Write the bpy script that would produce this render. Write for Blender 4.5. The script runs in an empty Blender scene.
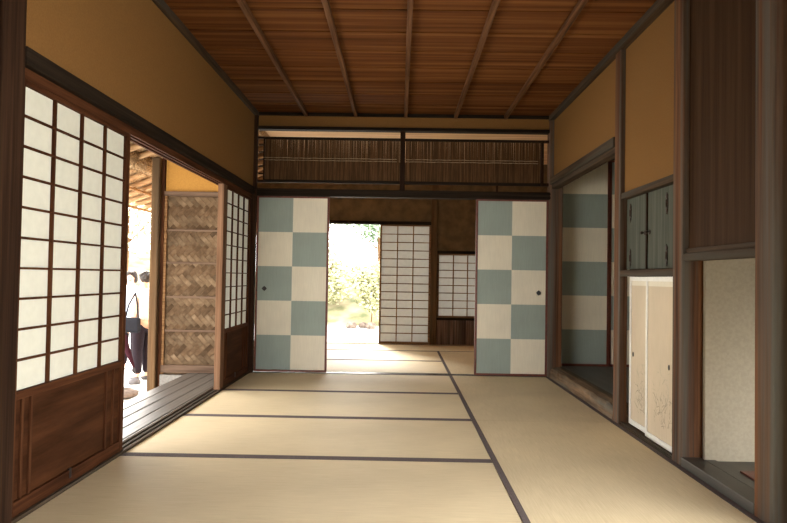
import bpy, bmesh, math, random
from mathutils import Vector, Matrix
random.seed(7)
S = bpy.context.scene
COL = S.collection

# ---------------------------------------------------------------- camera
cam_d = bpy.data.cameras.new('camera'); cam = bpy.data.objects.new('camera', cam_d); COL.objects.link(cam)
cR = Vector((0.99982618, 0.00914075, 0.01624979)); cU = Vector((-0.01602671, -0.02397096, 0.99958418)); cF = Vector((-0.00952647, 0.99967087, 0.0238203))
m = Matrix.Identity(4)
for i in range(3):
    m[i][0] = cR[i]; m[i][1] = cU[i]; m[i][2] = -cF[i]
m[2][3] = 0.9322
cam.matrix_world = m
cam_d.sensor_width = 36; cam_d.lens = 638.93 / 787 * 36; cam_d.clip_end = 300; cam_d.clip_start = 0.02
S.camera = cam

# ---------------------------------------------------------------- light
W = bpy.data.worlds.new('overcast_sky'); S.world = W; W.use_nodes = True
nt = W.node_tree; nt.nodes.clear()
wo = nt.nodes.new('ShaderNodeOutputWorld'); bg = nt.nodes.new('ShaderNodeBackground')
tc = nt.nodes.new('ShaderNodeTexCoord'); sx = nt.nodes.new('ShaderNodeSeparateXYZ'); rp = nt.nodes.new('ShaderNodeValToRGB')
nt.links.new(tc.outputs['Generated'], sx.inputs[0]); nt.links.new(sx.outputs['Z'], rp.inputs[0])
rp.color_ramp.elements[0].position = 0.0; rp.color_ramp.elements[0].color = (1, .965, .905, 1)
rp.color_ramp.elements[1].position = 0.8; rp.color_ramp.elements[1].color = (.98, .985, 1, 1)
nt.links.new(rp.outputs[0], bg.inputs[0]); nt.links.new(bg.outputs[0], wo.inputs[0])
bg.inputs[1].default_value = 2.2
sun_d = bpy.data.lights.new('sun', 'SUN'); sun_d.energy = 3.0; sun_d.angle = math.radians(20); sun_d.color = (1, .96, .88)
sun = bpy.data.objects.new('sun', sun_d); COL.objects.link(sun)
sun.rotation_euler = Vector((0.22, -0.70, -0.50)).to_track_quat('-Z', 'Y').to_euler(); sun.location = (-10, 10, 15)
S.view_settings.view_transform = 'Standard'; S.view_settings.look = 'None'
S.view_settings.gamma = 1; S.view_settings.use_curve_mapping = False
S.view_settings.exposure = 2.4
S.cycles.use_denoising = True
S.cycles.max_bounces = 14; S.cycles.diffuse_bounces = 10; S.cycles.glossy_bounces = 4; S.cycles.transmission_bounces = 6
S.cycles.sample_clamp_indirect = 8; S.cycles.caustics_reflective = False; S.cycles.caustics_refractive = False

# ---------------------------------------------------------------- materials
MATS = {}
def base_mat(name, rough=.7, spec=.3):
    mt = bpy.data.materials.new(name); mt.use_nodes = True; t = mt.node_tree
    b = t.nodes['Principled BSDF']; b.inputs['Roughness'].default_value = rough
    b.inputs['Specular IOR Level'].default_value = spec
    MATS[name] = mt
    return mt, t, b
def N(t, kind, **kw):
    n = t.nodes.new(kind)
    for k, v in kw.items():
        if hasattr(n, k): setattr(n, k, v)
        else: n.inputs[k].default_value = v
    return n
def ramp(t, fac, stops):
    r = t.nodes.new('ShaderNodeValToRGB'); e = r.color_ramp.elements
    while len(e) < len(stops): e.new(.5)
    for i, (p, c) in enumerate(stops): e[i].position = p; e[i].color = (*c, 1)
    t.links.new(fac, r.inputs[0]); return r
def mixc(t, fac, a, b, mode='MIX'):
    x = t.nodes.new('ShaderNodeMix'); x.data_type = 'RGBA'; x.blend_type = mode
    if isinstance(fac, (int, float)): x.inputs[0].default_value = fac
    else: t.links.new(fac, x.inputs[0])
    for s, v in ((6, a), (7, b)):
        if isinstance(v, tuple): x.inputs[s].default_value = (*v, 1)
        else: t.links.new(v, x.inputs[s])
    return x.outputs[2]
def bump(t, b, h, strength, dist=.01):
    bp = t.nodes.new('ShaderNodeBump'); bp.inputs['Strength'].default_value = strength; bp.inputs['Distance'].default_value = dist
    t.links.new(h, bp.inputs['Height']); t.links.new(bp.outputs[0], b.inputs['Normal'])
def coords(t, scale, island=True):
    c = t.nodes.new('ShaderNodeTexCoord'); mp = t.nodes.new('ShaderNodeMapping'); mp.inputs['Scale'].default_value = scale
    t.links.new(c.outputs['Object'], mp.inputs[0])
    if island:
        g = t.nodes.new('ShaderNodeNewGeometry'); ml = t.nodes.new('ShaderNodeMath'); ml.operation = 'MULTIPLY'; ml.inputs[1].default_value = 17.
        t.links.new(g.outputs['Random Per Island'], ml.inputs[0]); t.links.new(ml.outputs[0], mp.inputs['Location'])
        return mp.outputs[0], g.outputs['Random Per Island']
    return mp.outputs[0], None
def wood(name, dark, mid, light, axis='z', grain=28, along=1.3, rough=.7, bmp=.3, vary=.25, streak=None, spec=.05):
    """grained timber: noise stretched along one axis"""
    mt, t, b = base_mat(name, rough, spec)
    sc = {'x': (along, grain, grain), 'y': (grain, along, grain), 'z': (grain, grain, along)}[axis]
    v, isl = coords(t, sc)
    n = N(t, 'ShaderNodeTexNoise', Scale=1., Detail=7., Roughness=.62); t.links.new(v, n.inputs['Vector'])
    r = ramp(t, n.outputs[0], [(.3, dark), (.5, mid), (.72, light)])
    out = r.outputs[0]
    if streak:
        v2, _ = coords(t, tuple(s * .35 for s in sc))
        n2 = N(t, 'ShaderNodeTexNoise', Scale=1., Detail=4., Roughness=.6); t.links.new(v2, n2.inputs['Vector'])
        r2 = ramp(t, n2.outputs[0], [(.45, (0, 0, 0)), (.62, (1, 1, 1))])
        out = mixc(t, r2.outputs[0], out, streak)
    if vary:
        rr = ramp(t, isl, [(0, (1 - vary,) * 3), (1, (1 + vary * .4,) * 3)])
        out = mixc(t, 1., out, rr.outputs[0], 'MULTIPLY')
    t.links.new(out, b.inputs['Base Color'])
    bump(t, b, n.outputs[0], bmp, .004)
    return mt
def plain(name, c, rough=.7, spec=.3, metal=0, noise=.12, nscale=40, bmp=.1, c2=None):
    mt, t, b = base_mat(name, rough, spec); b.inputs['Metallic'].default_value = metal
    v, _ = coords(t, (1, 1, 1), False)
    n = N(t, 'ShaderNodeTexNoise', Scale=float(nscale), Detail=4.); t.links.new(v, n.inputs['Vector'])
    a = tuple(x * (1 - noise) for x in c); d = c2 or tuple(min(1, x * (1 + noise)) for x in c)
    r = ramp(t, n.outputs[0], [(.35, a), (.65, d)]); t.links.new(r.outputs[0], b.inputs['Base Color'])
    if bmp: bump(t, b, n.outputs[0], bmp, .004)
    return mt

wood('ceiling_wood', (.06, .020, .006), (.125, .045, .013), (.21, .09, .028), 'x', grain=16, along=.45, rough=.8, vary=.12, bmp=.08, spec=.04)
wood('pale_ceiling_wood', (.42, .27, .15), (.55, .38, .23), (.68, .5, .33), 'x', grain=22, along=.9)
wood('batten_wood', (.05, .022, .010), (.12, .055, .024), (.2, .1, .05), 'y', grain=40, spec=.05)
wood('dark_wood_z', (.012, .006, .004), (.028, .014, .008), (.05, .026, .015), 'z', grain=45)
wood('dark_wood_y', (.008, .006, .004), (.018, .012, .008), (.035, .024, .016), 'y', grain=45)
wood('dark_wood_x', (.008, .006, .004), (.018, .012, .008), (.035, .024, .016), 'x', grain=45)
wood('shoji_wood_z', (.025, .009, .004), (.058, .021, .009), (.10, .04, .017), 'z', grain=50, along=2)
wood('shoji_wood_y', (.025, .009, .004), (.058, .021, .009), (.10, .04, .017), 'y', grain=50, along=2)
wood('shoji_wood_x', (.10, .05, .02), (.19, .10, .045), (.28, .16, .08), 'x', grain=50, along=2)
wood('pale_wood_y', (.22, .12, .06), (.36, .22, .12), (.5, .33, .2), 'y', grain=50)  # pale brown timber of the far sill
wood('pale_wood_z', (.08, .042, .022), (.15, .08, .045), (.22, .13, .08), 'z', grain=50)  # paler brown timber of the slim post
wood('panel_wood', (.022, .008, .003), (.045, .017, .007), (.08, .03, .012), 'y', grain=16, along=1.5, vary=.1)
wood('post_wood', (.03, .013, .007), (.105, .05, .026), (.21, .10, .05), 'z', grain=24, along=.6, streak=(.11, .105, .09), bmp=.6)
wood('rail_wood_y', (.028, .018, .011), (.06, .038, .023), (.105, .068, .042), 'y', grain=40, streak=(.06, .05, .038))
wood('sill_wood', (.05, .035, .025), (.15, .10, .06), (.30, .19, .11), 'y', grain=22, along=1.5, streak=(.13, .13, .11), bmp=.8)
wood('alcove_board', (.035, .032, .026), (.055, .050, .041), (.085, .078, .065), 'y', grain=12, along=.8, rough=.42, bmp=.05, spec=.5)
wood('toko_panel', (.028, .013, .006), (.045, .023, .011), (.068, .036, .018), 'z', grain=24, along=.7, vary=.05)
wood('cabinet_wood', (.05, .052, .041), (.075, .08, .062), (.11, .115, .09), 'z', grain=30, along=.7, vary=.1)
wood('deck_wood', (.06, .052, .044), (.10, .088, .075), (.16, .14, .12), 'y', grain=45, along=1.0, rough=.36, bmp=.6, vary=.25, spec=.5)
wood('outer_post_wood', (.05, .026, .012), (.10, .055, .026), (.15, .09, .045), 'z', grain=30, streak=(.07, .045, .025), bmp=.7)
wood('weathered_rail', (.06, .036, .024), (.11, .07, .048), (.17, .115, .08), 'x', grain=40)
wood('weave_wood', (.055, .032, .017), (.088, .053, .029), (.135, .088, .052), 'x', grain=14, along=14, vary=.35)
wood('weave_wood_light', (.075, .046, .026), (.12, .078, .045), (.175, .122, .076), 'x', grain=14, along=14, vary=.35)
wood('rafter_wood', (.22, .12, .06), (.38, .23, .12), (.55, .38, .22), 'x', grain=30)
wood('reed', (.06, .030, .014), (.10, .052, .024), (.15, .083, .04), 'z', grain=90, along=6, vary=.4)
wood('slat_wood', (.06, .035, .025), (.15, .09, .065), (.26, .19, .15), 'z', grain=40, vary=.6)
wood('bark_wood', (.06, .03, .015), (.15, .08, .04), (.3, .2, .11), 'z', grain=30)
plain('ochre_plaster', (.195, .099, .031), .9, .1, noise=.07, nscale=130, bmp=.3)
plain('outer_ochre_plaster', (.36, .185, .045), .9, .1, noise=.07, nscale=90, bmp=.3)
plain('grey_plaster', (.42, .375, .29), .9, .1, noise=.06, nscale=70, bmp=.12)
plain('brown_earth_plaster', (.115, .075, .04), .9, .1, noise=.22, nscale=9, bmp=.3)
plain('cord', (.35, .28, .18), .9, noise=.3)
plain('iron', (.035, .02, .013), .6, .4, metal=.3, noise=.3, nscale=80)
plain('black_metal', (.012, .01, .01), .45, .5)
plain('frame_red', (.12, .028, .016), .4, .45, noise=.2)
plain('white_frame', (.78, .76, .70), .5, .3, noise=.04)
plain('heri', (.12, .095, .09), .85, .1, noise=.2, nscale=200)
plain('thatch', (.3, .2, .11), 1, .05, noise=.5, nscale=60, bmp=1.)
plain('gravel', (.62, .60, .55), .95, .1, noise=.2, nscale=14, bmp=.6)
plain('moss', (.10, .11, .05), 1, .05, noise=.25, nscale=1.5, c2=(.24, .20, .12))
plain('stone', (.13, .10, .08), .9, .1, noise=.4, nscale=12, bmp=.8)
plain('hair', (.02, .013, .01), .6, .3, noise=.3, nscale=90)
plain('skin', (.62, .36, .25), .55, .3, noise=.04)
plain('pale_cloth', (.50, .56, .66), .85, .1, noise=.06)
plain('cream_cloth', (.68, .57, .50), .85, .1, noise=.06)
plain('dark_cloth', (.017, .012, .015), .9, .05, noise=.1)
plain('maroon_cloth', (.028, .008, .012), .9, .05, noise=.1)
plain('bag_cloth', (.014, .014, .017), .9, .05, noise=.1)
plain('shoe', (.05, .045, .045), .5, .3)
plain('cobble_dark', (.10, .09, .09), .8)
plain('ink', (.34, .29, .22), .9, .1, noise=.1)
plain('faded_ink', (.45, .40, .30), .9, .1, noise=.1)
def foliage(name, a, b_):
    mt, t, b = base_mat(name, .6, .3)
    g = t.nodes.new('ShaderNodeNewGeometry'); r = ramp(t, g.outputs['Random Per Island'], [(0, a), (1, b_)])
    t.links.new(r.outputs[0], b.inputs['Base Color'])
foliage('leaf_green', (.06, .11, .05), (.28, .36, .23))
foliage('leaf_yellow', (.19, .20, .09), (.44, .42, .25))
def tatami(name, sx_, sy_):
    mt, t, b = base_mat(name, .62, .25)
    v, _ = coords(t, (sx_, sy_, 1), False)
    n = N(t, 'ShaderNodeTexNoise', Scale=1., Detail=5., Roughness=.7); t.links.new(v, n.inputs['Vector'])
    v2, _ = coords(t, (1.1, 1.1, 1), False)
    n2 = N(t, 'ShaderNodeTexNoise', Scale=1.6, Detail=3.); t.links.new(v2, n2.inputs['Vector'])
    r = ramp(t, n.outputs[0], [(.3, (.60, .49, .30)), (.7, (.74, .62, .405))])
    r2 = ramp(t, n2.outputs[0], [(.3, (.90, .89, .88)), (.7, (1.05, 1.05, 1.05))])
    t.links.new(mixc(t, 1., r.outputs[0], r2.outputs[0], 'MULTIPLY'), b.inputs['Base Color'])
    wv = N(t, 'ShaderNodeTexNoise', Scale=1., Detail=2.); v3, _ = coords(t, (sx_ * 3, sy_ * 3, 1), False); t.links.new(v3, wv.inputs['Vector'])
    bump(t, b, wv.outputs[0], .25, .002)
tatami('tatami_across', 6, 220)      # rush runs across the mat's short side
tatami('tatami_along', 220, 6)
def fus(name, c):
    mt, t, b = base_mat(name, .75, .15)
    v, _ = coords(t, (180, 180, 8), False)
    n = N(t, 'ShaderNodeTexNoise', Scale=1., Detail=4.); t.links.new(v, n.inputs['Vector'])
    v2, _ = coords(t, (3, 3, 3), False)
    n2 = N(t, 'ShaderNodeTexNoise', Scale=1., Detail=3.); t.links.new(v2, n2.inputs['Vector'])
    r = ramp(t, n.outputs[0], [(.3, tuple(x * .95 for x in c)), (.7, tuple(x * 1.04 for x in c))])
    r2 = ramp(t, n2.outputs[0], [(.3, (.93, .93, .93)), (.7, (1.04, 1.04, 1.04))])
    t.links.new(mixc(t, 1., r.outputs[0], r2.outputs[0], 'MULTIPLY'), b.inputs['Base Color'])
fus('paper_cream', (.73, .68, .55)); fus('paper_blue', (.30, .355, .32)); fus('paper_tan', (.60, .50, .36)); fus('paper_tan_edge', (.5, .41, .29))
def paper(name, c, trans):
    mt, t, b = base_mat(name, .9, .1)
    o = t.nodes['Material Output']; t.nodes.remove(b)
    v, _ = coords(t, (1, 1, 1), False)
    n = N(t, 'ShaderNodeTexNoise', Scale=25., Detail=6.); t.links.new(v, n.inputs['Vector'])
    r = ramp(t, n.outputs[0], [(.3, tuple(x * .93 for x in c)), (.7, c)])
    d = t.nodes.new('ShaderNodeBsdfDiffuse'); tr = t.nodes.new('ShaderNodeBsdfTranslucent'); mx = t.nodes.new('ShaderNodeMixShader')
    mx.inputs[0].default_value = trans
    t.links.new(r.outputs[0], d.inputs[0]); t.links.new(r.outputs[0], tr.inputs[0])
    t.links.new(d.outputs[0], mx.inputs[1]); t.links.new(tr.outputs[0], mx.inputs[2]); t.links.new(mx.outputs[0], o.inputs[0])
paper('shoji_paper', (.545, .54, .465), .085)
paper('far_shoji_paper', (.50, .50, .46), .035)

# ---------------------------------------------------------------- mesh helpers
class MB:
    def __init__(s): s.bm = bmesh.new(); s.mi = 0
    def _v(s, c): return [s.bm.verts.new(p) for p in c]
    def face(s, pts, mi=None):
        f = s.bm.faces.new(s._v(pts)); f.material_index = s.mi if mi is None else mi; return f
    def box(s, x0, x1, y0, y1, z0, z1, mi=None):
        v = s._v([(x, y, z) for x in (x0, x1) for y in (y0, y1) for z in (z0, z1)])
        for q in ((0, 1, 3, 2), (4, 6, 7, 5), (0, 4, 5, 1), (2, 3, 7, 6), (0, 2, 6, 4), (1, 5, 7, 3)):
            f = s.bm.faces.new([v[i] for i in q]); f.material_index = s.mi if mi is None else mi
        return s
    def tube(s, a, b, r0, r1=None, n=8, jitter=0, seg=1, squash=1.):
        a = Vector(a); b = Vector(b); r1 = r0 if r1 is None else r1
        d = (b - a).normalized(); u = d.orthogonal().normalized(); w = d.cross(u)
        rings = []
        for k in range(seg + 1):
            c = a.lerp(b, k / seg); r = r0 + (r1 - r0) * k / seg
            rings.append(s._v([c + (u * math.cos(6.2832 * i / n) + w * math.sin(6.2832 * i / n) * squash) * r * (1 + random.uniform(-jitter, jitter)) for i in range(n)]))
        for k in range(seg):
            for i in range(n):
                f = s.bm.faces.new([rings[k][i], rings[k][(i + 1) % n], rings[k + 1][(i + 1) % n], rings[k + 1][i]]); f.smooth = n > 6; f.material_index = s.mi
        s.bm.faces.new(rings[0][::-1]).material_index = s.mi; s.bm.faces.new(rings[-1]).material_index = s.mi
        return s
    def ball(s, c, r, n=2, sc=(1, 1, 1), jit=0):
        M = Matrix.Translation(c) @ Matrix.Diagonal((*sc, 1))
        g = bmesh.ops.create_icosphere(s.bm, subdivisions=n, radius=r, matrix=M)
        for v in g['verts']:
            if jit: v.co += (v.co - Vector(c)) * random.uniform(-jit, jit)
            for f in v.link_faces: f.smooth = True; f.material_index = s.mi
        return s
    def build(s, name, mats, parent=None, loc=None, bevel=0, kind=None):
        bmesh.ops.recalc_face_normals(s.bm, faces=s.bm.faces)
        off = Vector(loc) if loc else (WL[parent] if parent else Vector((0, 0, 0)))
        if parent and loc: off = Vector(loc)
        for v in s.bm.verts: v.co -= off
        me = bpy.data.meshes.new(name); s.bm.to_mesh(me); s.bm.free()
        for mm in (mats if isinstance(mats, (list, tuple)) else [mats]): me.materials.append(MATS[mm])
        o = bpy.data.objects.new(name, me); COL.objects.link(o)
        if parent: o.parent = parent; o.location = off - WL[parent]
        else: o.location = off
        WL[o] = off
        if bevel:
            b = o.modifiers.new('bevel', 'BEVEL'); b.width = bevel; b.segments = 2; b.limit_method = 'ANGLE'
        if kind: o['kind'] = kind
        return o
WL = {}
def tag(o, label, cat, group=None, kind=None):
    o['label'] = label; o['category'] = cat
    if group: o['group'] = group
    if kind: o['kind'] = kind
    return o
def thing(name, label, cat, loc, group=None):
    o = bpy.data.objects.new(name, None); COL.objects.link(o); o.location = loc; o.empty_display_size = .1
    WL[o] = Vector(loc)
    return tag(o, label, cat, group)
def struct(name, mb, mats, bevel=0): return mb.build(name, mats, None, None, bevel, 'structure')
def bx(*a): return MB().box(*a)

# measured room: left wall x=-1.41, right wall x=1.437, sliding panels at y=6.15, second room to y=8.85
XL, XR, YF, YN, YB, HC = -1.41, 1.437, 6.15, -.7, 8.85, 2.50

# ---------------------------------------------------------------- structure
struct('floor', MB().box(XL - .02, XR + .02, YN, YF - .03, -.16, -.055).box(XL - .9, 2.4, YF + .05, YB + .08, -.16, -.055), 'deck_wood')
# ceiling of the main room: boards laid across, lapped, with battens as parts
m = MB(); y = YF + .02; i = 0
while y > YN:
    w = .36
    v = m._v([(XL - .05, y, HC + .007), (XR + .05, y, HC + .007), (XR + .05, y - w, HC), (XL - .05, y - w, HC),
              (XL - .05, y, HC + .013), (XR + .05, y, HC + .013), (XR + .05, y - w, HC + .006), (XL - .05, y - w, HC + .006)])
    for q in ((0, 1, 2, 3), (7, 6, 5, 4), (0, 4, 5, 1), (2, 6, 7, 3), (1, 5, 6, 2), (0, 3, 7, 4)): m.bm.faces.new([v[k] for k in q])
    y -= w - .012
ceil = struct('ceiling', m, 'ceiling_wood')
for k in range(5):
    x = -.9235 + .4803 * k
    MB().box(x - .016, x + .016, YN, YF - .03, HC - .038, HC + .003).build('batten', 'batten_wood', ceil, bevel=.004)
struct('trim_1', MB().box(XL - .04, XL + .028, YN, YF, HC - .045, HC + .004), 'rail_wood_y', .004)
struct('trim_2', MB().box(XR - .022, XR + .06, YN, YF, HC - .045, HC + .004), 'rail_wood_y', .004)
struct('trim_3', MB().box(XL + .028, XR - .022, YF - .03, YF + .03, HC - .028, HC + .004), 'dark_wood_x', .003)
# roof slab above everything keeps the sky out
struct('roof_boards', MB().box(-1.5, 1.9, YN - .3, 2.0, 2.75, 2.83).box(-1.5, 3.0, 2.0, YB + .3, 2.75, 2.83), 'dark_wood_x')
# second room's ceiling
struct('ceiling_back_room', MB().box(-2.3, 2.45, YF + .06, YB + .1, 2.52, 2.55), 'pale_ceiling_wood')

# left wall
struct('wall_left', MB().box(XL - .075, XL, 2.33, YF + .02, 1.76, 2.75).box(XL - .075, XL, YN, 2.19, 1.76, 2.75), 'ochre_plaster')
struct('wall_left_near', MB().box(XL - .075, XL, YN, 2.19, -.1, 1.76), 'dark_wood_y')
struct('trim_4', MB().box(XL - .09, XL + .022, 2.331, YF - .09, 1.695, 1.764), 'dark_wood_y', .004)    # black beam over the shoji
m = MB()
for (a, b, z) in ((.006, .016, 1.655), (.016, .036, 1.672), (.036, .05, 1.655), (.05, .072, 1.672), (.072, .086, 1.655)):
    m.box(XL - b, XL - a, 2.33, YF - .09, z, 1.696)
struct('trim_5', m, 'shoji_wood_y')                                      # grooved head track
m = MB()
for (a, b, z) in ((-.002, .016, .012), (.016, .034, .0), (.034, .05, .012), (.05, .07, .0), (.07, .086, .012)):
    m.box(XL - b, XL - a, 2.33, YF, -.1, z)
struct('trim_6', m, 'rail_wood_y')                                     # floor track
# back wall above the sliding panels
struct('wall_back', MB().box(XL - .05, XR + .05, YF - .01, YF + .03, 2.366, 2.76), 'ochre_plaster')
struct('trim_7', MB().box(XL + .02, XR - .01, YF - .035, YF + .05, 2.336, 2.368), 'dark_wood_x', .003)
struct('trim_8', MB().box(XL, XR, YF - .05, YF + .055, 1.692, 1.762), 'dark_wood_x', .004)   # lintel over the panels
wood('threshold_wood', (.03, .025, .02), (.05, .042, .035), (.08, .068, .055), 'x', grain=40, rough=.25, bmp=.03, spec=.5)
struct('trim_9', MB().box(XL, XR + .02, YF - .03, YF + .05, -.1, .004), 'threshold_wood', .002)   # threshold
# right wall
struct('wall_right', MB().box(XR + .025, XR + .09, 4.302, 6.098, 1.90, 2.75).box(XR + .032, XR + .09, 3.37, 4.20, 1.50, 2.75)
       .box(XR + .02, XR + .09, 2.24, 2.33, -.1, 2.75).box(XR + .09, XR + .25, 2.28, 2.33, -.1, 2.75).box(XR + .21, XR + .25, 2.33, 2.44, -.1, 2.75).box(XR + .02, XR + .09, YN, 2.24, 1.76, 2.75), 'ochre_plaster')  # unseen near stretch left open below its head, added to light the floor
m = MB().box(XR - .012, XR + .085, 4.30, YF - .05, 1.832, 1.90).box(XR + .004, XR + .075, 4.30, YF - .05, 1.795, 1.833)
struct('trim_10', m, 'rail_wood_y', .004)                              # lintel over the alcove opening
struct('trim_11', MB().box(XR + .008, XR + .09, 3.38, 4.19, 1.463, 1.503), 'rail_wood_y', .003)
struct('trim_12', MB().box(XR + .004, XR + .11, 3.38, 4.19, .958, 1.000), 'rail_wood_y', .003)
struct('trim_13', MB().box(XR + .004, XR + .12, 3.38, 4.19, -.1, .008).box(XR + .012, XR + .03, 3.38, 4.19, .008, .016), 'rail_wood_y', .002)
struct('trim_14', MB().box(XR + .006, XR + .06, 2.60, 3.265, 1.035, 1.076), 'rail_wood_y', .004)     # rail above the low recess
struct('trim_15', MB().box(XR + .0, XR + .10, 2.60, 3.265, -.1, .045), 'alcove_board', .003)          # front board of the recess
# heavy worn sill of the alcove
m = MB(); n = 26
prof = [(XR + .005, -.1), (XR + .0, .02), (XR + .006, .062), (XR + .022, .088), (XR + .075, .10), (XR + .13, .10), (XR + .13, -.1)]
rings = []
for k in range(n + 1):
    yy = 4.305 + (6.098 - 4.305) * k / n
    rings.append(m._v([(px + (random.uniform(-.004, .006) if 1 <= j <= 3 else 0), yy, pz + (random.uniform(-.005, .004) if 1 <= j <= 3 else 0)) for j, (px, pz) in enumerate(prof)]))
for k in range(n):
    for j in range(len(prof)):
        jj = (j + 1) % len(prof); m.bm.faces.new([rings[k][j], rings[k][jj], rings[k + 1][jj], rings[k + 1][j]])
m.bm.faces.new(rings[0]); m.bm.faces.new(rings[-1])
struct('trim_16', m, 'sill_wood')
# alcove behind the right wall
struct('floor_alcove', MB().box(XR + .13, 2.9, 4.2, 6.2, .02, .099), 'alcove_board')
struct('ceiling_alcove', MB().box(XR + .09, 2.95, 4.1, 6.2, 2.10, 2.13), 'dark_wood_y')
struct('wall_alcove', MB().box(2.862, 2.95, 4.1, 6.22, .0, 2.12).box(XR + .13, 2.95, 4.1, 4.14, .0, 2.12), 'grey_plaster')
struct('wall_behind_cabinet', MB().box(2.0, 2.04, 3.26, 4.14, -.1, 2.7).box(XR + .12, 2.04, 4.11, 4.139, -.1, 2.1).box(XR + .112, 2.04, 3.27, 3.30, -.1, 2.7).box(XR + .09, 2.04, 3.38, 4.1, 1.48, 1.5), 'dark_wood_z')
# tokonoma-like low recess
struct('wall_near', MB().box(XL - .07, .85, YN - .05, YN, -.1, 2.75).box(.85, XR + .09, YN - .05, YN, 1.85, 2.75), 'ochre_plaster')  # unseen wall behind the camera; its opening is sized to shape the light
struct('wall_recess', MB().box(XR + .107, 2.35, 3.235, 3.262, -.1, 1.06), 'grey_plaster')
struct('wall_recess_back', MB().box(XR + .25, 2.4, 2.2, 2.24, .62, 1.2).box(2.35, 2.4, 2.2, 3.262, .0, 1.2).box(XR + .06, 2.4, 2.2, 3.262, 1.1, 1.13), 'grey_plaster')  # unseen near end left open below, an added gap lighting the side plaster
struct('floor_recess', MB().box(XR + .105, 2.35, 2.24, 3.235, -.05, .036)
       .box(XR + .105, XR + .16, 2.24, 3.235, .036, .042), 'alcove_board', .002)
struct('wall_upper_panel', MB().box(XR + .035, XR + .06, 2.60, 3.265, 1.076, 2.7), 'toko_panel')
struct('trim_17', MB().box(XR + .022, XR + .036, 2.60, 3.265, 1.076, 1.10).box(XR + .022, XR + .036, 2.60, 2.63, 1.10, 2.5), 'rail_wood_y', .002)
# second room
fx0, fx1 = -.26, .43
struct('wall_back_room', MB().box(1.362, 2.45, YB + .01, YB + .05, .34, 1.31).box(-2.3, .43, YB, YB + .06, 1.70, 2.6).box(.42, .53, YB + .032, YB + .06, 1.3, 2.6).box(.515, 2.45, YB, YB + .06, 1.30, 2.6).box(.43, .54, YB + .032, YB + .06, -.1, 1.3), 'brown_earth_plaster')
struct('wall_back_room_side', MB().box(2.3, 2.36, YF + .06, YB, -.1, 2.6).box(-2.36, -2.3, YF + .2, YB + .06, -.1, 2.6), 'outer_ochre_plaster')
struct('wall_behind_panels', MB().box(XR + .12, 2.45, 6.25, 6.28, -.1, 2.6).box(-2.36, XL - .055, 6.30, 6.33, -.1, 2.76), 'brown_earth_plaster')
struct('trim_18', MB().box(-2.3, .43, YB - .03, YB + .07, 1.655, 1.70), 'dark_wood_x', .003)
struct('trim_19', MB().box(.52, 2.3, YB - .03, YB + .07, 1.262, 1.302).box(.52, 2.3, YB - .03, YB + .07, .345, .375), 'dark_wood_x', .003)
struct('trim_20', MB().box(-2.3, 2.3, YB - .02, YB + .09, -.1, .008), 'pale_wood_y', .003)
m = MB(); x = .53
while x < 2.25:
    w = random.uniform(.022, .04); m.box(x, x + w - .002, YB + random.uniform(0, .006), YB + .03, .008, .345); x += w
m.box(.52, 2.3, YB + .031, YB + .05, -.1, .35)
struct('wall_back_room_low', m, 'slat_wood')
# outside, left: plaster over the woven panel, and the eave
PY = 6.25
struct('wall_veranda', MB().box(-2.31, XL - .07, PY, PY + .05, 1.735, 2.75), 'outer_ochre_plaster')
struct('trim_21', MB().box(-2.315, XL - .07, PY - .03, PY + .05, 1.69, 1.735), 'weathered_rail', .003)
struct('ground', MB().box(-60, 40, -30, 90, -.75, -.55), 'gravel')

# ---------------------------------------------------------------- posts
def post(label, x0, x1, y0, y1, z0, z1, mat='post_wood', bev=.006):
    c = ((x0 + x1) / 2, (y0 + y1) / 2, z0)
    o = bx(x0, x1, y0, y1, z0, z1).build('wooden_post', mat, None, c, bev)
    return tag(o, label, 'post')
post('thick dark post at the left edge of the view, before the large shoji', XL - .085, XL + .018, 2.19, 2.330, .003, 2.75, 'dark_wood_z')
post('slim pale brown post between the veranda opening and the small shoji', XL - .052, XL - .004, 5.085, 5.185, .012, 1.656, 'pale_wood_z', .003)
post('dark post in the back left corner beside the left chequered panel', XL - .05, XL + .028, 6.065, 6.13, .0, 2.46, 'dark_wood_z', .004)
post('weathered post in the back right corner between chequered panel and alcove', XR - .016, XR + .115, 6.10, 6.21, .0, 2.46, 'post_wood')
post('narrow weathered post between the alcove opening and the small cabinet', XR, XR + .055, 4.19, 4.30, -.02, 2.46, 'post_wood')
post('reddish brown post between white framed panels and the low plaster recess', XR, XR + .11, 3.265, 3.378, -.02, 2.70, 'post_wood')
post('massive weathered post at the right edge of the view', XR, XR + .21, 2.47, 2.60, -.02, 2.75, 'post_wood')
post('reddish post in the far wall of the second room beside its tall shoji', .43, .52, YB - .035, YB + .03, .008, 2.515, 'outer_post_wood', .004)
post('rough pale post standing outside at the corner of the veranda', -2.425, -2.345, PY - .08, PY + .03, -.55, 2.06, 'outer_post_wood', .012)
post('thin reddish post at the left side of the woven wood panel', -2.345, -2.315, PY - .02, PY + .05, -.3, 2.07, 'shoji_wood_z', .003)

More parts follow.
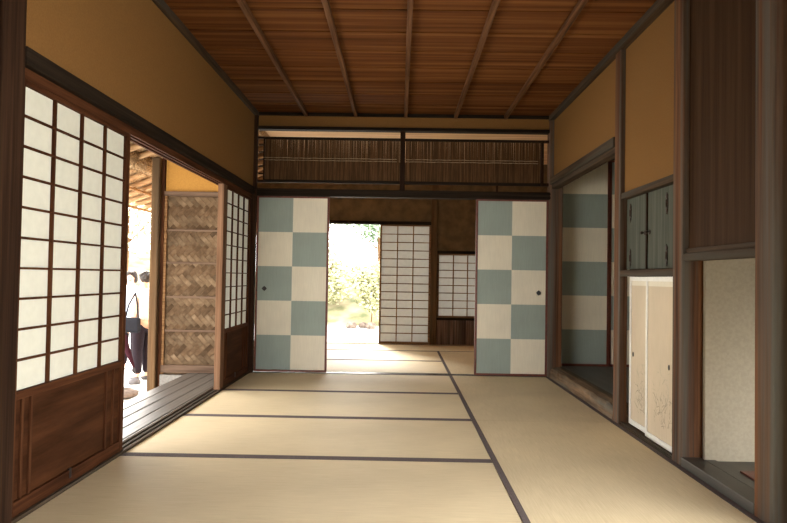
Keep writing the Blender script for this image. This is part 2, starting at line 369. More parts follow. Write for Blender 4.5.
# ---------------------------------------------------------------- tatami
def tatami_mat(label, x0, x1, y0, y1, edge, h=.055):
    """edge 'y': cloth borders on the two sides parallel to x; 'x': parallel to y"""
    z0, z1 = -.055, 0.0; g = .0012
    t = thing('tatami_mat', label, 'tatami mat', ((x0 + x1) / 2, (y0 + y1) / 2, z0), 'tatami mats on the floor')
    w = .030
    bx(x0 + g, x1 - g, y0 + g, y1 - g, z0, z1).build('rush_surface', 'tatami_across' if edge == 'y' else 'tatami_along', t, bevel=.002)
    if edge == 'y':
        for (a, b) in ((y0 + g, y0 + w), (y1 - w, y1 - g)): bx(x0 + g, x1 - g, a, b, z1 - .001, z1 + .0022).build('cloth_border', 'heri', t)
    else:
        for (a, b) in ((x0 + g, x0 + w), (x1 - w, x1 - g)): bx(a, b, y0 + g, y1 - g, z1 - .001, z1 + .0022).build('cloth_border', 'heri', t)
XT = .487
ys = [6.12, 5.165, 4.22, 3.285, 2.33, 1.375]
lab = ['tatami mat nearest the sliding panels, with the left chequered panel at its back edge',
       'tatami mat in the second row back from the chequered panels, left side',
       'tatami mat in front of the veranda opening, third row from the panels',
       'shadowed tatami mat nearest the viewer beside the large shoji',
       'tatami mat just below the picture edge on the left side']
for i in range(5): tatami_mat(lab[i], XL + .004, XT, ys[i + 1], ys[i], 'y')
tatami_mat('bright long tatami mat running along the alcove and right chequered panel', XT, XR - .003, 4.22, 6.12, 'x')
tatami_mat('long tatami mat running along the white framed panels and low recess', XT, XR - .003, 2.31, 4.22, 'x')
for o in (MB().box(XL, XR, YN, 1.375, -.055, 0).box(XT, XR, 1.375, 2.31, -.055, 0),): struct('floor_near', o, 'tatami_across')
tatami_mat('tatami mat just past the threshold in the second room', XL + .0, .487, 6.20, 7.14, 'y')
tatami_mat('second tatami mat past the threshold, partly washed out by light', XL + .0, .487, 7.14, 8.09, 'y')
tatami_mat('upright tatami mat on the right side of the second room', .487, 1.44, 6.20, 8.09, 'x')
tatami_mat('farthest tatami mat, lying along the wall with the tall shoji', -.90, 1.03, 8.09, 8.83, 'y')
tatami_mat('farthest tatami mat on the washed out left side', -2.25, -.90, 8.09, 8.83, 'y')
struct('floor_back_room', MB().box(1.44, 2.3, 6.28, 8.09, -.055, -.001).box(1.03, 2.3, 8.09, 8.83, -.055, -.001).box(-2.3, XL, 6.335, 8.09, -.055, -.001), 'tatami_along')

# ---------------------------------------------------------------- sliding screens
def frame_map(plane, c, u0, sgn):
    """local (u along the wall, w out of the room, z) -> world box"""
    def bxf(mb, ua, ub, wa, wb, za, zb, mi=None):
        wa, wb = sorted((c + sgn * wa, c + sgn * wb))
        if plane == 'x': mb.box(wa, wb, u0 + ua, u0 + ub, za, zb, mi)
        else: mb.box(u0 + ua, u0 + ub, wa, wb, za, zb, mi)
        return mb
    return bxf
def shoji(label, plane, c, u0, u1, z0, z1, sgn, cols, rows, st=.032, kick=None, wz='shoji_wood_z', wh='shoji_wood_y', pap='shoji_paper', th=.03, kum=.011, rtop=.035, group='shoji screens'):
    W_ = u1 - u0; B = frame_map(plane, c, u0, sgn)
    loc = (c + sgn * th / 2, (u0 + u1) / 2, z0) if plane == 'x' else ((u0 + u1) / 2, c + sgn * th / 2, z0)
    t = thing('shoji_screen', label, 'shoji screen', loc, group)
    B(MB(), 0, st, 0, th, z0, z1).build('stile', wz, t, bevel=.002); B(MB(), W_ - st, W_, 0, th, z0, z1).build('stile', wz, t, bevel=.002)
    B(MB(), st, W_ - st, 0, th, z1 - rtop, z1).build('rail', wh, t, bevel=.002)
    B(MB(), st, W_ - st, 0, th, z0, z0 + (.055 if kick else .028)).build('rail', wh, t, bevel=.002)
    zb = z0 + .028
    if kick:
        B(MB(), st, W_ - st, 0, th, kick - .032, kick).build('rail', wh, t, bevel=.002); zb = kick
        B(MB(), st, W_ - st, .014, .020, z0 + .055, kick - .032).build('kick_panel', 'panel_wood', t)
        for f in (.085, .145, .80, .88):
            B(MB(), W_ * f, W_ * f + .014, .004, .0145, z0 + .055, kick - .032).build('batten', wz, t, bevel=.002)
        B(MB(), W_ * .45, W_ * .45 + .018, -.001, .006, z0 + .02, z0 + .062).build('finger_pull', 'black_metal', t)
    zt = z1 - rtop; m = MB(); cw = (W_ - 2 * st) / cols; rh = (zt - zb) / rows
    for k in range(1, cols): B(m, st + cw * k - kum / 2, st + cw * k + kum / 2, .004, .018, zb, zt)
    for k in range(1, rows): B(m, st, W_ - st, .006, .017, zb + rh * k - kum * .4, zb + rh * k + kum * .4)
    m.build('lattice', wz, t)
    m = MB(); w = .0195
    q = [(0 + st, zb), (W_ - st, zb), (W_ - st, zt), (st, zt)]
    m.face([((c + sgn * w), u0 + u, z) if plane == 'x' else (u0 + u, c + sgn * w, z) for u, z in q])
    m.build('paper', pap, t)
    return t
shoji('large shoji screen on the left with dark wooden lower panel', 'x', XL - .012, 2.347, 3.325, .012, 1.672, -1, 4, 10, st=.038, kick=.478)
shoji('small looking shoji with lower panel at the far end of the left wall', 'x', XL - .012, 5.19, 6.062, .012, 1.672, -1, 4, 10, st=.042, kick=.478)
shoji('tall shoji without lower panel in the far wall, right of bright doorway', 'y', YB + .01, -.275, .43, .008, 1.668, 1, 3, 14, st=.024, pap='far_shoji_paper', wz='shoji_wood_x', wh='shoji_wood_x', kum=.014, rtop=.03)
shoji('low window shoji in the far wall above dark slats', 'y', YB + .012, .53, 1.36, .375, 1.263, 1, 4, 8, st=.02, pap='far_shoji_paper', wz='shoji_wood_x', wh='shoji_wood_x', kum=.014, rtop=.02)

def pull_diamond(c, u, z, plane, sgn, parent, r=.026):
    m = MB(); P = []
    for i in range(16):
        a = 6.2832 * i / 16; rr = r * (1. if i % 4 == 0 else .80 if i % 2 == 0 else .72)
        P.append((math.cos(a) * rr, math.sin(a) * rr))
    for (d0, sc_) in ((.006, 1.), ):
        f = [m.bm.verts.new((u + a, c + sgn * d0, z + b) if plane == 'y' else (c + sgn * d0, u + a, z + b)) for a, b in P]
        g = [m.bm.verts.new((u + a, c, z + b) if plane == 'y' else (c, u + a, z + b)) for a, b in P]
        h = [m.bm.verts.new((u + a * .45, c + sgn * d0, z + b * .45) if plane == 'y' else (c + sgn * d0, u + a * .45, z + b * .45)) for a, b in P]
        k = [m.bm.verts.new((u + a * .4, c + sgn * .001, z + b * .4) if plane == 'y' else (c + sgn * .001, u + a * .4, z + b * .4)) for a, b in P]
        for i in range(16):
            j = (i + 1) % 16
            m.bm.faces.new([f[i], f[j], g[j], g[i]]); m.bm.faces.new([f[i], f[j], h[j], h[i]]); m.bm.faces.new([h[i], h[j], k[j], k[i]])
        m.bm.faces.new(k)
    return m.build('finger_pull', 'black_metal', parent)
def fusuma(label, x0, x1, y, z0, z1, cols, rows, first, pull=None, ft=.02, th=.024, row_h=None, group='chequered sliding panels'):
    t = thing('fusuma_panel', label, 'sliding panel', ((x0 + x1) / 2, y + th / 2, z0), group)
    bx(x0, x0 + ft, y, y + th, z0, z1).build('frame_side', 'frame_red', t, bevel=.002); bx(x1 - ft, x1, y, y + th, z0, z1).build('frame_side', 'frame_red', t, bevel=.002)
    bx(x0 + ft, x1 - ft, y, y + th, z1 - ft * .8, z1).build('frame_rail', 'frame_red', t); bx(x0 + ft, x1 - ft, y, y + th, z0, z0 + ft).build('frame_rail', 'frame_red', t)
    m = MB(); a, b, c, d = x0 + ft, x1 - ft, z0 + ft, z1 - ft * .8
    rh = row_h or (d - c) / rows; cw = (b - a) / cols
    for r in range(rows):
        zt = min(d, c + rh * (r + 1))
        for k in range(cols):
            m.box(a + cw * k, a + cw * (k + 1), y + .005, y + th - .004, c + rh * r, zt, (r + k + first) % 2)
    m.build('chequered_paper', ['paper_cream', 'paper_blue'], t)
    if pull: pull_diamond(y + .005, pull[0], pull[1], 'y', -1, t)
    return t
# rows counted from the floor: bottom left square blue
fusuma('left blue and cream chequered sliding panel beside the bright doorway', -1.382, -.683, 6.126, .006, 1.690, 2, 5, 1, (-1.295, .80))
fusuma('right blue and cream chequered sliding panel with pull on its right side', .728, 1.420, 6.126, .006, 1.690, 2, 5, 1, (1.335, .80))
fusuma('tall chequered panel at the back of the raised alcove, one column of squares', 1.553, 2.035, 6.215, .100, 2.098, 1, 6, 1, None, row_h=.3295)
fusuma('chequered panel mostly hidden behind the post, right of the alcove one', 2.037, 2.86, 6.222, .100, 2.098, 2, 6, 0, None, row_h=.3295)

# second, half hidden stile behind the left panel edge (rear track)
# ---------------------------------------------------------------- reed transom
def reed_screen(label, x0, x1, z0, z1, y):
    t = thing('reed_transom', label, 'reed screen', ((x0 + x1) / 2, y, z0), 'reed screens over the sliding panels')
    bx(x0, x1, y - .012, y + .014, z1 - .024, z1).build('rail', 'dark_wood_x', t, bevel=.002)
    bx(x0, x1, y - .012, y + .014, z0, z0 + .028).build('rail', 'dark_wood_x', t, bevel=.002)
    m = MB(); x = x0 + .004
    while x < x1 - .008:
        r = random.uniform(.0035, .0062); m.tube((x + r, y + random.uniform(-.002, .003), z0 + .02), (x + r + random.uniform(-.002, .002), y + random.uniform(-.002, .003), z1 - .015), r, r * .85, n=5, jitter=.08, seg=2); x += 1.55 * r
    m.build('reeds', 'reed', t)
    zc = z0 + (z1 - z0) * .49
    for dz in (0, .022):
        mc = MB(); p = None; x = x0
        while x < x1:
            q = (x, y - .008 + random.uniform(-.001, .001), zc + dz + random.uniform(-.002, .002))
            if p: mc.tube(p, q, .0022, n=5)
            p = q; x += .04
        mc.build('binding_cord', 'cord', t)
    return t
reed_screen('left reed screen above the left chequered panel and doorway', -1.322, -.012, 1.826, 2.268, YF)
reed_screen('right reed screen above the doorway and right chequered panel', .038, 1.345, 1.826, 2.268, YF)
struct('trim_22', MB().box(-.012, .038, YF - .016, YF + .02, 1.76, 2.338), 'dark_wood_z', .002)
struct('trim_23', MB().box(1.345, 1.372, YF - .014, YF + .016, 1.826, 2.268).box(1.372, XR - .01, YF - .014, YF + .016, 2.244, 2.268).box(1.372, XR - .01, YF - .014, YF + .016, 1.826, 1.854)
       .box(-1.334, -1.322, YF - .014, YF + .016, 1.826, 2.268).box(XL + .02, -1.334, YF - .014, YF + .016, 1.826, 1.85).box(XL + .02, -1.334, YF - .014, YF + .016, 2.250, 2.268), 'dark_wood_z', .001)
m = MB()
for k in range(5): m.box(-1.383, -1.334, YF + .002, YF + .014, 1.905 + k * .07, 1.917 + k * .07)
struct('trim_24', m, 'dark_wood_x')
struct('trim_25', MB().box(.92, .94, YF + .01, YF + .03, 1.762, 1.826), 'dark_wood_z')

# ---------------------------------------------------------------- cabinet and the white framed panels
cx = XR + .045
t = thing('wall_cabinet', 'small grey green wall cabinet with two hinged wooden doors', 'cabinet', (cx + .12, 3.79, 1.0))
bx(cx + .02, cx + .30, 3.385, 4.185, 1.0, 1.463).build('body', 'dark_wood_z', t)
def cab_door(y0, y1, hy, ky):
    d = bx(cx, cx + .018, y0, y1, 1.004, 1.460).build('door', 'cabinet_wood', t, bevel=.002)
    for z in (1.075, 1.365):
        m = MB(); m.box(cx - .004, cx + .001, hy - .012, hy + .012, z - .028, z + .028)
        m.tube((cx - .005, hy, z - .02), (cx - .005, hy, z + .02), .005, n=6)
        m.ball((cx - .003, hy, z + .04), .015, 2, (.3, 1, 1)); m.ball((cx - .003, hy, z - .04), .013, 2, (.3, 1, 1.)); m.ball((cx - .003, hy, z + .057), .006, 1, (.4, 1, 1)); m.ball((cx - .003, hy, z - .056), .006, 1, (.4, 1, 1))
        m.build('hinge', 'iron', d)
    m = MB(); m.ball((cx - .002, ky, 1.222), .016, 2, (.3, 1, 1)); m.tube((cx, ky, 1.222), (cx - .018, ky, 1.222), .004, n=6); m.ball((cx - .02, ky, 1.222), .010, 2); m.build('knob', 'iron', d)
cab_door(3.390, 3.838, 3.555, 3.80); cab_door(3.842, 4.183, 4.115, 3.875)
bx(cx - .008, cx + .002, 3.830, 3.848, 1.004, 1.460).build('centre_batten', 'dark_wood_z', t, bevel=.002)

def ink_tufts(parent, x, y0, y1, z0, z1, count, seed, mat='ink'):
    rnd = random.Random(seed); m = MB()
    for _ in range(count):
        y = rnd.uniform(y0, y1); z = rnd.uniform(z0, z1); a = rnd.uniform(.3, 2.6); L = rnd.uniform(.02, .09); w = rnd.uniform(.0010, .0030)
        p = Vector((y, z))
        for k in range(6):
            q = p + Vector((math.cos(a), math.sin(a))) * L / 6; a += rnd.uniform(-.55, .55)
            n = Vector((-(q - p).y, (q - p).x)).normalized() * w * (1 - k / 8)
            m.face([(x, p.x - n.x, p.y - n.y), (x, q.x - n.x, q.y - n.y), (x, q.x + n.x, q.y + n.y), (x, p.x + n.x, p.y + n.y)])
            p = q
    return m.build('ink_painting', mat, parent)
def white_panel(label, x, y0, y1, z0, z1, pully, seed, ink_y):
    t = thing('fusuma_panel', label, 'sliding panel', (x + .01, (y0 + y1) / 2, z0), 'white framed painted panels')
    f = .028
    bx(x, x + .02, y0, y0 + f, z0, z1).build('frame_side', 'white_frame', t, bevel=.003); bx(x, x + .02, y1 - f, y1, z0, z1).build('frame_side', 'white_frame', t, bevel=.003)
    bx(x, x + .02, y0 + f, y1 - f, z1 - f, z1).build('frame_rail', 'white_frame', t); bx(x, x + .02, y0 + f, y1 - f, z0, z0 + f * 1.2).build('frame_rail', 'white_frame', t)
    m = MB().box(x + .005, x + .016, y0 + f, y1 - f, z0 + f, z1 - f)
    m.box(x + .0045, x + .0052, y0 + f, y1 - f, z1 - f - .028, z1 - f - .001, 1)
    m.build('painted_paper', ['paper_tan', 'paper_cream'], t)
    ink_tufts(t, x + .0042, ink_y[0], ink_y[1], z0 + .10, z0 + .26, 46, seed)
    ink_tufts(t, x + .0043, ink_y[0], ink_y[1], z0 + .22, z0 + .42, 26, seed + 1, 'faded_ink')
    m = MB(); m.ball((x + .004, pully, .46), .012, 2, (.4, .8, 1.35)); m.build('finger_pull', 'black_metal', t)
white_panel('white framed painted sliding panel beside the narrow post, rear track', XR + .066, 3.70, 4.188, .009, .957, 4.125, 3, (3.90, 4.06))
white_panel('white framed painted sliding panel overlapping in front, nearer the viewer', XR + .040, 3.38, 3.845, .009, .957, 3.518, 11, (3.46, 3.72))
# reddish slab standing in for a reflection on the glossy recess floor
m = MB().box(1.62, 1.95, 2.75, 3.05, .036, .045)
tag(m.build('reflection_slab', 'frame_red', None, (1.78, 2.9, .036), .002), 'reddish reflection on the floor of the low plaster recess, modelled as a slab', 'board')

# ---------------------------------------------------------------- veranda outside on the left
t = thing('veranda_deck', 'weathered grey board veranda outside the left opening', 'veranda', (-1.77, 3.6, -.4))
xs = [-2.055, -1.94, -1.825, -1.71, -1.595, XL - .088]
for k in range(5):
    bx(xs[k] + .003, xs[k + 1] - .003, .2, 6.24, -.085 - .0, -.04).build('board', 'deck_wood', t, bevel=.005)
bx(-2.05, -2.0, .2, 6.24, -.17, -.086).build('edge_beam', 'deck_wood', t)
for yy in (1.2, 3.2, 5.2): bx(-2.05, -1.97, yy, yy + .08, -.55, -.171).build('leg', 'outer_post_wood', t)

# woven panel
t = thing('woven_wood_panel', 'brown wood panel of diagonally woven strips at the veranda end', 'panel', (-1.9, PY, 0))
wx0, wx1 = -2.315, XL - .09
zz = [.035, .37, .70, 1.035, 1.355, 1.69]
def weave(x0, x1, z0, z1, y):
    """2/2 twill woven strips laid at 45 degrees, clipped to the rectangle"""
    m = MB(); c = .046; s = math.sqrt(.5); ox, oz = (x0 + x1) / 2, .7
    R = 32
    def clip(poly):
        for ax, lim, sg in ((0, x0, 1), (0, x1, -1), (2, z0, 1), (2, z1, -1)):
            out = []
            for i in range(len(poly)):
                a, b = poly[i], poly[(i + 1) % len(poly)]; da, db = (a[ax] - lim) * sg, (b[ax] - lim) * sg
                if da >= 0: out.append(a)
                if (da >= 0) != (db >= 0):
                    f = da / (da - db); out.append(tuple(a[q] + (b[q] - a[q]) * f for q in range(3)))
            poly = out
            if len(poly) < 3: return None
        return poly
    def quad(u0, u1, v0, v1, along, mi):
        # each visible float bulges in the middle
        prof = [(0, 0), (.2, .006), (.5, .009), (.8, .006), (1, 0)]
        for (a, ha), (b, hb) in zip(prof[:-1], prof[1:]):
            if along == 'u': P = [(u0 + (u1 - u0) * a, v0, ha), (u0 + (u1 - u0) * b, v0, hb), (u0 + (u1 - u0) * b, v1, hb), (u0 + (u1 - u0) * a, v1, ha)]
            else: P = [(u0, v0 + (v1 - v0) * a, ha), (u1, v0 + (v1 - v0) * a, ha), (u1, v0 + (v1 - v0) * b, hb), (u0, v0 + (v1 - v0) * b, hb)]
            W3 = [(ox + (u - v) * s, y - h, oz + (u + v) * s) for u, v, h in P]
            p = clip(W3)
            if p:
                vs = [m.bm.verts.new(q) for q in p]
                m.bm.faces.new(vs).material_index = mi
    for i in range(-R, R):
        for j in range(-R, R):
            k = (i + j) % 6
            if k == 0: quad(i * c, (i + 3) * c, j * c + .002, (j + 1) * c - .002, 'u', 0)
            if k == 3: quad(i * c + .002, (i + 1) * c - .002, j * c, (j + 3) * c, 'v', 1)
    bmesh.ops.remove_doubles(m.bm, verts=m.bm.verts, dist=1e-5)
    return m
for k in range(5):
    o = weave(wx0 + .02, wx1 - .02, zz[k] + .008, zz[k + 1] - .008, PY + .012).build('woven_strips', ['weave_wood', 'weave_wood_light'], t)
bx(wx0, wx1, PY + .012, PY + .03, -.08, 1.69).build('backing', 'weave_wood', t)
for k in range(1, 5): bx(wx0 + .02, wx1 - .02, PY - .008, PY + .014, zz[k] - .010, zz[k] + .010).build('rail', 'weathered_rail', t, bevel=.003)
bx(wx0, wx0 + .026, PY - .014, PY + .02, -.06, 1.69).build('stile', 'shoji_wood_x', t, bevel=.003)
bx(wx1 - .026, wx1, PY - .014, PY + .02, -.038, 1.69).build('stile', 'shoji_wood_x', t, bevel=.003)
bx(wx0, wx1, PY - .02, PY + .02, -.038, .035).build('kick_board', 'weathered_rail', t, bevel=.004)

# eave: underside boards, rafters, log purlin
def rz(x): return 2.42 + .36 * (x + 1.45)
m = MB()
v = m._v([(-1.51, -1, rz(-1.51) + .05), (-1.51, 14, rz(-1.51) + .05), (-3.3, 14, rz(-3.3) + .05), (-3.3, -1, rz(-3.3) + .05),
          (-1.51, -1, rz(-1.51) + .35), (-1.51, 14, rz(-1.51) + .35), (-3.4, 14, rz(-3.3) + .25), (-3.4, -1, rz(-3.3) + .25)])
for q in ((0, 1, 2, 3), (4, 5, 6, 7), (0, 4, 7, 3), (1, 5, 6, 2), (2, 6, 7, 3), (0, 1, 5, 4)): m.bm.faces.new([v[k] for k in q])
t = thing('thatched_eave', 'thatched eave seen from below outside the left opening', 'eave', (-2.4, 6, 2.1))
m.build('thatch', 'thatch', t)
y = -.8; k = 0
while y < 14:
    MB().tube((-1.51, y, rz(-1.51) + .015), (-3.34, y + random.uniform(-.03, .03), rz(-3.34) + .015), .032, .026, n=8, jitter=.05, seg=4).build('rafter', 'rafter_wood', t); y += .30
for xx in (-3.28, -2.95): MB().tube((xx, -1, rz(xx) - .03), (xx, 14, rz(xx) - .03), .018, n=6).build('batten', 'rafter_wood', t)
# fibrous thatch bundle over the outer beam
m = MB(); 
m.tube((-2.62, -1, 2.06), (-2.62, 14, 2.06), .11, n=14, jitter=.08, seg=60)
for _ in range(2600):
    yy = random.uniform(4.5, 9); a = random.uniform(2.6, 6.6); c = Vector((-2.62 + math.cos(a) * .11, yy, 2.06 + math.sin(a) * .11))
    d = Vector((random.uniform(-.03, .03), random.uniform(-.06, .06), -random.uniform(0, .05))); m.tube(c, c + d, .0035, .001, n=3)
m.build('thatch_bundle', 'thatch', t)

# ---------------------------------------------------------------- garden
def stones(lab, x, y, r, mat='stone', h=.5, sc=(1, 1)):
    m = MB().ball((x, y, -.55 + r * h * .6), r, 3, (sc[0], sc[1], h), .05)
    return tag(m.build('garden_stone', mat, None, (x, y, -.55)), lab, 'stone')
stones('brown rock on the ground just beyond the veranda edge', -2.75, 6.35, .20, 'stone', .6)
stones('low stepping stone behind the rock near the veranda', -3.35, 7.6, .26, 'stone', .25)
stones('small stone at the feet of the visitors', -3.5, 8.5, .08, 'cobble_dark', .6)
stones('pale boulder at the foot of the mossy bank, left of three', -1.35, 18.2, .16, 'stone', .8)
stones('pale boulder at the foot of the mossy bank, middle of three', -1.02, 18.4, .13, 'stone', .8)
stones('pale boulder at the foot of the mossy bank, right of three', -.78, 18.1, .15, 'stone', .8)
m = MB(); rnd = random.Random(5); nx, ny = 40, 22; G = []
for i in range(nx + 1):
    row = []
    for j in range(ny + 1):
        x = -18 + 30 * i / nx; y = 19 + 12 * j / ny; f = j / ny
        z = -.57 + 2.6 * (1 - (1 - f) ** 2) * (.75 + .25 * math.sin(x * .5 + 1)) + (rnd.uniform(-.06, .06) if j else 0)
        row.append(m.bm.verts.new((x, y, z)))
    G.append(row)
for i in range(nx):
    for j in range(ny): m.bm.faces.new([G[i][j], G[i + 1][j], G[i + 1][j + 1], G[i][j + 1]]).smooth = True
struct('ground_bank', m, 'moss')
def leafball(m, c, r, n, rnd, size, sc=(1, 1, .8)):
    for _ in range(n):
        d = Vector((rnd.gauss(0, 1), rnd.gauss(0, 1), rnd.gauss(0, 1))).normalized() * r * rnd.uniform(.55, 1.05)
        p = Vector(c) + Vector((d.x * sc[0], d.y * sc[1], d.z * sc[2])); a = Vector((rnd.uniform(-1, 1), rnd.uniform(-1, 1), rnd.uniform(-.6, .6))).normalized(); b = a.orthogonal().normalized()
        s = size * rnd.uniform(.6, 1.3)
        m.face([p + a * s, p + b * s * .5, p - a * s, p - b * s * .5])
def tree(lab, x, y, z, h, r, mat, seed, name='garden_tree'):
    rnd = random.Random(seed)
    t = thing(name, lab, 'tree' if name == 'garden_tree' else 'shrub', (x, y, z))
    m = MB().tube((x, y, z), (x + .1, y, z + h * .75), (.07 if name == 'garden_tree' else .03) * h / 3, .02, n=8, jitter=.1, seg=4)
    for k in range(5):
        a = rnd.uniform(0, 6.28); m.tube((x + .05, y, z + h * .4 + k * .1), (x + math.cos(a) * r * .6, y + math.sin(a) * r * .6, z + h * .7 + k * .08), .03, .01, n=6)
    m.build('trunk', 'bark_wood', t)
    m = MB()
    for k in range(9):
        a = rnd.uniform(0, 6.28); q = rnd.uniform(0, .65) * r
        leafball(m, (x + math.cos(a) * q, y + math.sin(a) * q, z + h * rnd.uniform(.55 if name == 'garden_tree' else .2, .95)), r * .55, 260, rnd, .07)
    m.build('foliage', mat, t)
tree('green leafy tree above the mossy bank, seen through the far doorway', -.78, 22.0, .2, 3.1, 1.5, 'leaf_green', 1)
tree('paler yellow green tree farther left beyond the far doorway', -3.2, 24, 1.2, 3.4, 1.7, 'leaf_yellow', 2)
tree('rounded yellow green shrub at the left in the far doorway', -2.3, 20.8, .0, 1.9, 1.0, 'leaf_yellow', 3, 'garden_shrub')
tree('rounded shrub on the mossy bank at the right in the far doorway', -.8, 18.6, -.5, 1.8, .85, 'leaf_yellow', 4, 'garden_shrub')
tree('tree behind the visitors, seen from the veranda opening', -8.2, 19.0, -.3, 4.2, 2.0, 'leaf_yellow', 6)

# ---------------------------------------------------------------- people
def skin_obj(name, mat, parent, verts, edges, radii, root=0, sub=2, smooth=True):
    me = bpy.data.meshes.new(name); off = WL[parent]
    me.from_pydata([Vector(v) - off for v in verts], edges, []); me.materials.append(MATS[mat])
    o = bpy.data.objects.new(name, me); COL.objects.link(o); o.parent = parent; WL[o] = off
    sk = o.modifiers.new('skin', 'SKIN'); sk.use_smooth_shade = True; sk.use_x_symmetry = False
    lay = me.skin_vertices[0].data if me.skin_vertices else None
    if lay is None:
        bm_ = bmesh.new(); bm_.from_mesh(me); bm_.verts.layers.skin.verify(); bm_.to_mesh(me); bm_.free(); lay = me.skin_vertices[0].data
    for i, r in enumerate(radii): lay[i].radius = r if isinstance(r, tuple) else (r, r); lay[i].use_root = (i == root)
    sd = o.modifiers.new('sub', 'SUBSURF'); sd.levels = sub; sd.render_levels = sub
    return o
def person(label, loc, yaw, H, top, legs, coat_len, arm_pose, hairtype):
    """standing figure built at the origin facing -y, then turned by yaw"""
    t = thing('person', label, 'person', loc); WL[t] = Vector((0, 0, 0))
    k = H / 1.6
    def P(*c): return tuple(q * k for q in c)
    V = []; E = []; Rr = []
    def add(p, r, frm=None):
        V.append(P(*p)); Rr.append((r[0] * k, r[1] * k) if isinstance(r, tuple) else r * k)
        if frm is not None: E.append((frm, len(V) - 1))
        return len(V) - 1
    pel = add((0, 0, .86), (.145, .105)); wa = add((0, 0, 1.02), (.125, .095), pel); ch = add((0, .005, 1.20), (.15, .105), wa); nb = add((0, .01, 1.33), (.085, .07), ch)
    nk = add((0, 0, 1.385), .047, nb); hd = add((0, -.005, 1.46), (.068, .08), nk); tp = add((0, 0, 1.545), (.06, .07), hd)
    hands = []
    for s in (-1, 1):
        sh = add((s * .165, .01, 1.285), .052, ch)
        el, wr = arm_pose[0 if s < 0 else 1]
        e = add(el, .04, sh); w = add(wr, .026, e); hands.append((w, s))
        hp = add((s * .085, 0, .78), .085, pel); kn = add((s * .085, -.01, .44), .056, hp); an = add((s * .085, .01, .09), .037, kn)
        add((s * .095, -.10, .045), .034, an)
    # hands: palm and five fingers each on its own chain
    for w, s in hands:
        W0 = Vector(V[w]) / k; el, wr = arm_pose[0 if s < 0 else 1]
        d = (Vector(wr) - Vector(el)).normalized(); side = d.cross(Vector((0, -1, .2))).normalized()
        pm = add(tuple(W0 + d * .055), (.030, .018), w)
        for f, L in enumerate((.062, .072, .066, .050)):
            b0 = W0 + d * .085 + side * (.026 - .017 * f)
            a_ = add(tuple(b0), .0085, pm); b_ = add(tuple(b0 + d * L * .5 + Vector((0, -.006, 0))), .0078, a_); add(tuple(b0 + d * L + Vector((0, -.022, 0))), .0066, b_)
        b0 = W0 + d * .04 + side * .032
        a_ = add(tuple(b0), .010, pm); add(tuple(b0 + d * .03 + side * .018 + Vector((0, -.01, 0))), .008, a_)
    body = skin_obj('body', 'skin', t, V, E, Rr)
    # face
    m = MB(); m.ball(P(0, -.082, 1.455), .013 * k, 2, (.8, 1.1, 1.3)); 
    for s in (-1, 1): m.ball(P(s * .071, .0, 1.46), .018 * k, 2, (.4, .8, 1.3))
    m.build('nose_and_ears', 'skin', t)
    m = MB()
    for s in (-1, 1): m.ball(P(s * .027, -.074, 1.478), .0075 * k, 2, (1.2, .6, .7)); m.box(*(q * k for q in (s * .027 - .015, s * .027 + .015, -.083, -.078, 1.496, 1.500)))
    m.build('eyes', 'hair', t)
    m = MB(); m.ball(P(0, -.078, 1.422), .018 * k, 2, (1.1, .4, .3)); m.build('mouth', 'maroon_cloth', t)
    m = MB(); rnd = random.Random(3)
    m.ball(P(0, .022, 1.51), .088 * k, 3, (1.02, 1.0, .92), .05)
    if hairtype == 'bob':
        for s in (-1, 1): m.ball(P(s * .066, .02, 1.45), .042 * k, 2, (.7, 1.2, 1.6), .06)
        m.ball(P(0, .055, 1.45), .06 * k, 2, (1.2, .8, 1.4), .06); m.ball(P(0, -.06, 1.545), .045 * k, 2, (1.3, .6, .45), .05)
    else:
        for _ in range(60):
            a = rnd.uniform(0, 6.28); b_ = rnd.uniform(-.35, 1.5); q = Vector((math.cos(a) * math.cos(b_), math.sin(a) * math.cos(b_), math.sin(b_)))
            if q.y < -.45 and q.z < .5: continue
            m.ball(Vector(P(0, .022, 1.505)) + Vector((q.x * .086, q.y * .088, q.z * .085)) * k, .022 * k, 1, jit=.1)
    m.build('hair', 'hair', t)
    # jacket with sleeves
    V, E, Rr = [], [], []
    a = add((0, 0, coat_len), (.185, .15)); b = add((0, 0, 1.0), (.155, .125), a); c = add((0, .005, 1.2), (.175, .13), b); d = add((0, .008, 1.33), (.09, .08), c); add((0, .005, 1.362), (.062, .062), d)
    for s in (-1, 1):
        el, wr = arm_pose[0 if s < 0 else 1]
        sh = add((s * .165, .01, 1.275), .066, c); e = add(el, .056, sh); wv = Vector(el).lerp(Vector(wr), .95); add(tuple(wv), .042, e)
    skin_obj('jacket', top, t, V, E, Rr)
    V, E, Rr = [], [], []
    a = add((0, 0, .87), (.155, .118))
    for s in (-1, 1):
        hp = add((s * .088, 0, .76), .10, a); kn = add((s * .088, -.01, .44), .076, hp); add((s * .088, .0, .10), .062, kn)
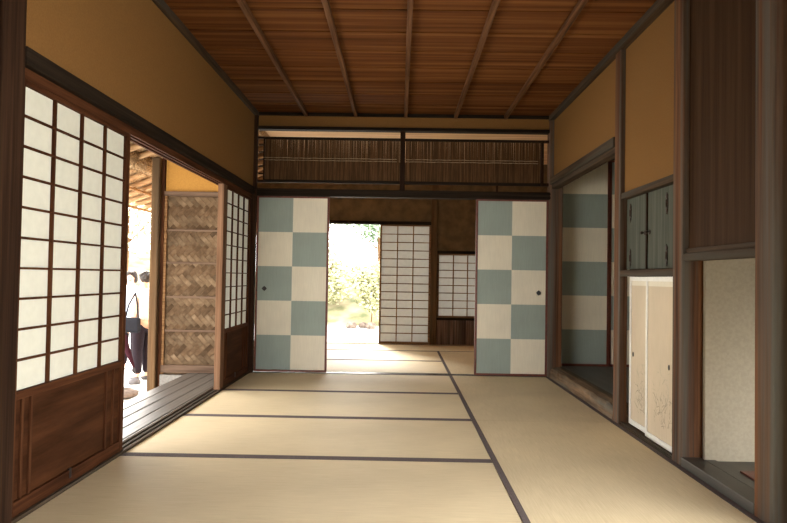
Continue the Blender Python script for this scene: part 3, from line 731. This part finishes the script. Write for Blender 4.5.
    skin_obj('trousers', legs, t, V, E, Rr)
    for s in (-1, 1):
        V, E, Rr = [], [], []
        a = add((s * .09, .03, .045), .042); b = add((s * .095, -.06, .04), .042, a); add((s * .10, -.13, .032), .034, b)
        skin_obj('shoe', 'shoe', t, V, E, Rr)
    t.rotation_euler = (0, 0, yaw); WL[t] = Vector(loc)
    return t
GZ = -.55
p1 = person('dark haired visitor in a pale blue grey jacket and dark trousers outside', (-4.02, 9.55, GZ), math.radians(8), 1.53, 'pale_cloth', 'dark_cloth', .80,
       [((-.20, .02, 1.04), (-.17, -.08, .84)), ((.21, .02, 1.04), (.16, -.10, .86))], 'bob')
p2 = person('curly haired visitor in a cream top turned away beside the post', (-3.50, 8.75, GZ), math.radians(-115), 1.50, 'cream_cloth', 'dark_cloth', .86,
       [((-.21, .0, 1.04), (-.15, -.16, .93)), ((.21, .02, 1.04), (.17, -.06, .84))], 'curl')
# bag and folded umbrella carried by the second visitor
t = thing('shoulder_bag', 'dark grey shoulder bag held by the visitor in the cream top', 'bag', (-3.50, 8.40, .16))
m = MB().box(-3.62, -3.40, 8.36, 8.44, .14, .34); m.build('bag_body', 'bag_cloth', t, bevel=.03)
m = MB(); pts = [(-3.60, 8.40, .33), (-3.57, 8.42, .5), (-3.50, 8.46, .66), (-3.45, 8.42, .5), (-3.43, 8.40, .33)]
for a, b in zip(pts[:-1], pts[1:]): m.tube(a, b, .012, n=6)
m.build('strap', 'bag_cloth', t)
t = thing('folded_umbrella', 'folded maroon umbrella hanging point down beside the visitors', 'umbrella', (-3.46, 8.28, -.38))
m = MB().tube((-3.58, 8.28, .10), (-3.42, 8.28, -.30), .060, .012, n=8, jitter=.15, seg=3); m.build('canopy', 'maroon_cloth', t)
m = MB().tube((-3.42, 8.28, -.30), (-3.395, 8.28, -.38), .008, .005, n=6); m.build('shaft', 'black_metal', t)
m = MB().tube((-3.61, 8.28, .14), (-3.58, 8.28, .10), .012, n=6); m.build('handle', 'black_metal', t)
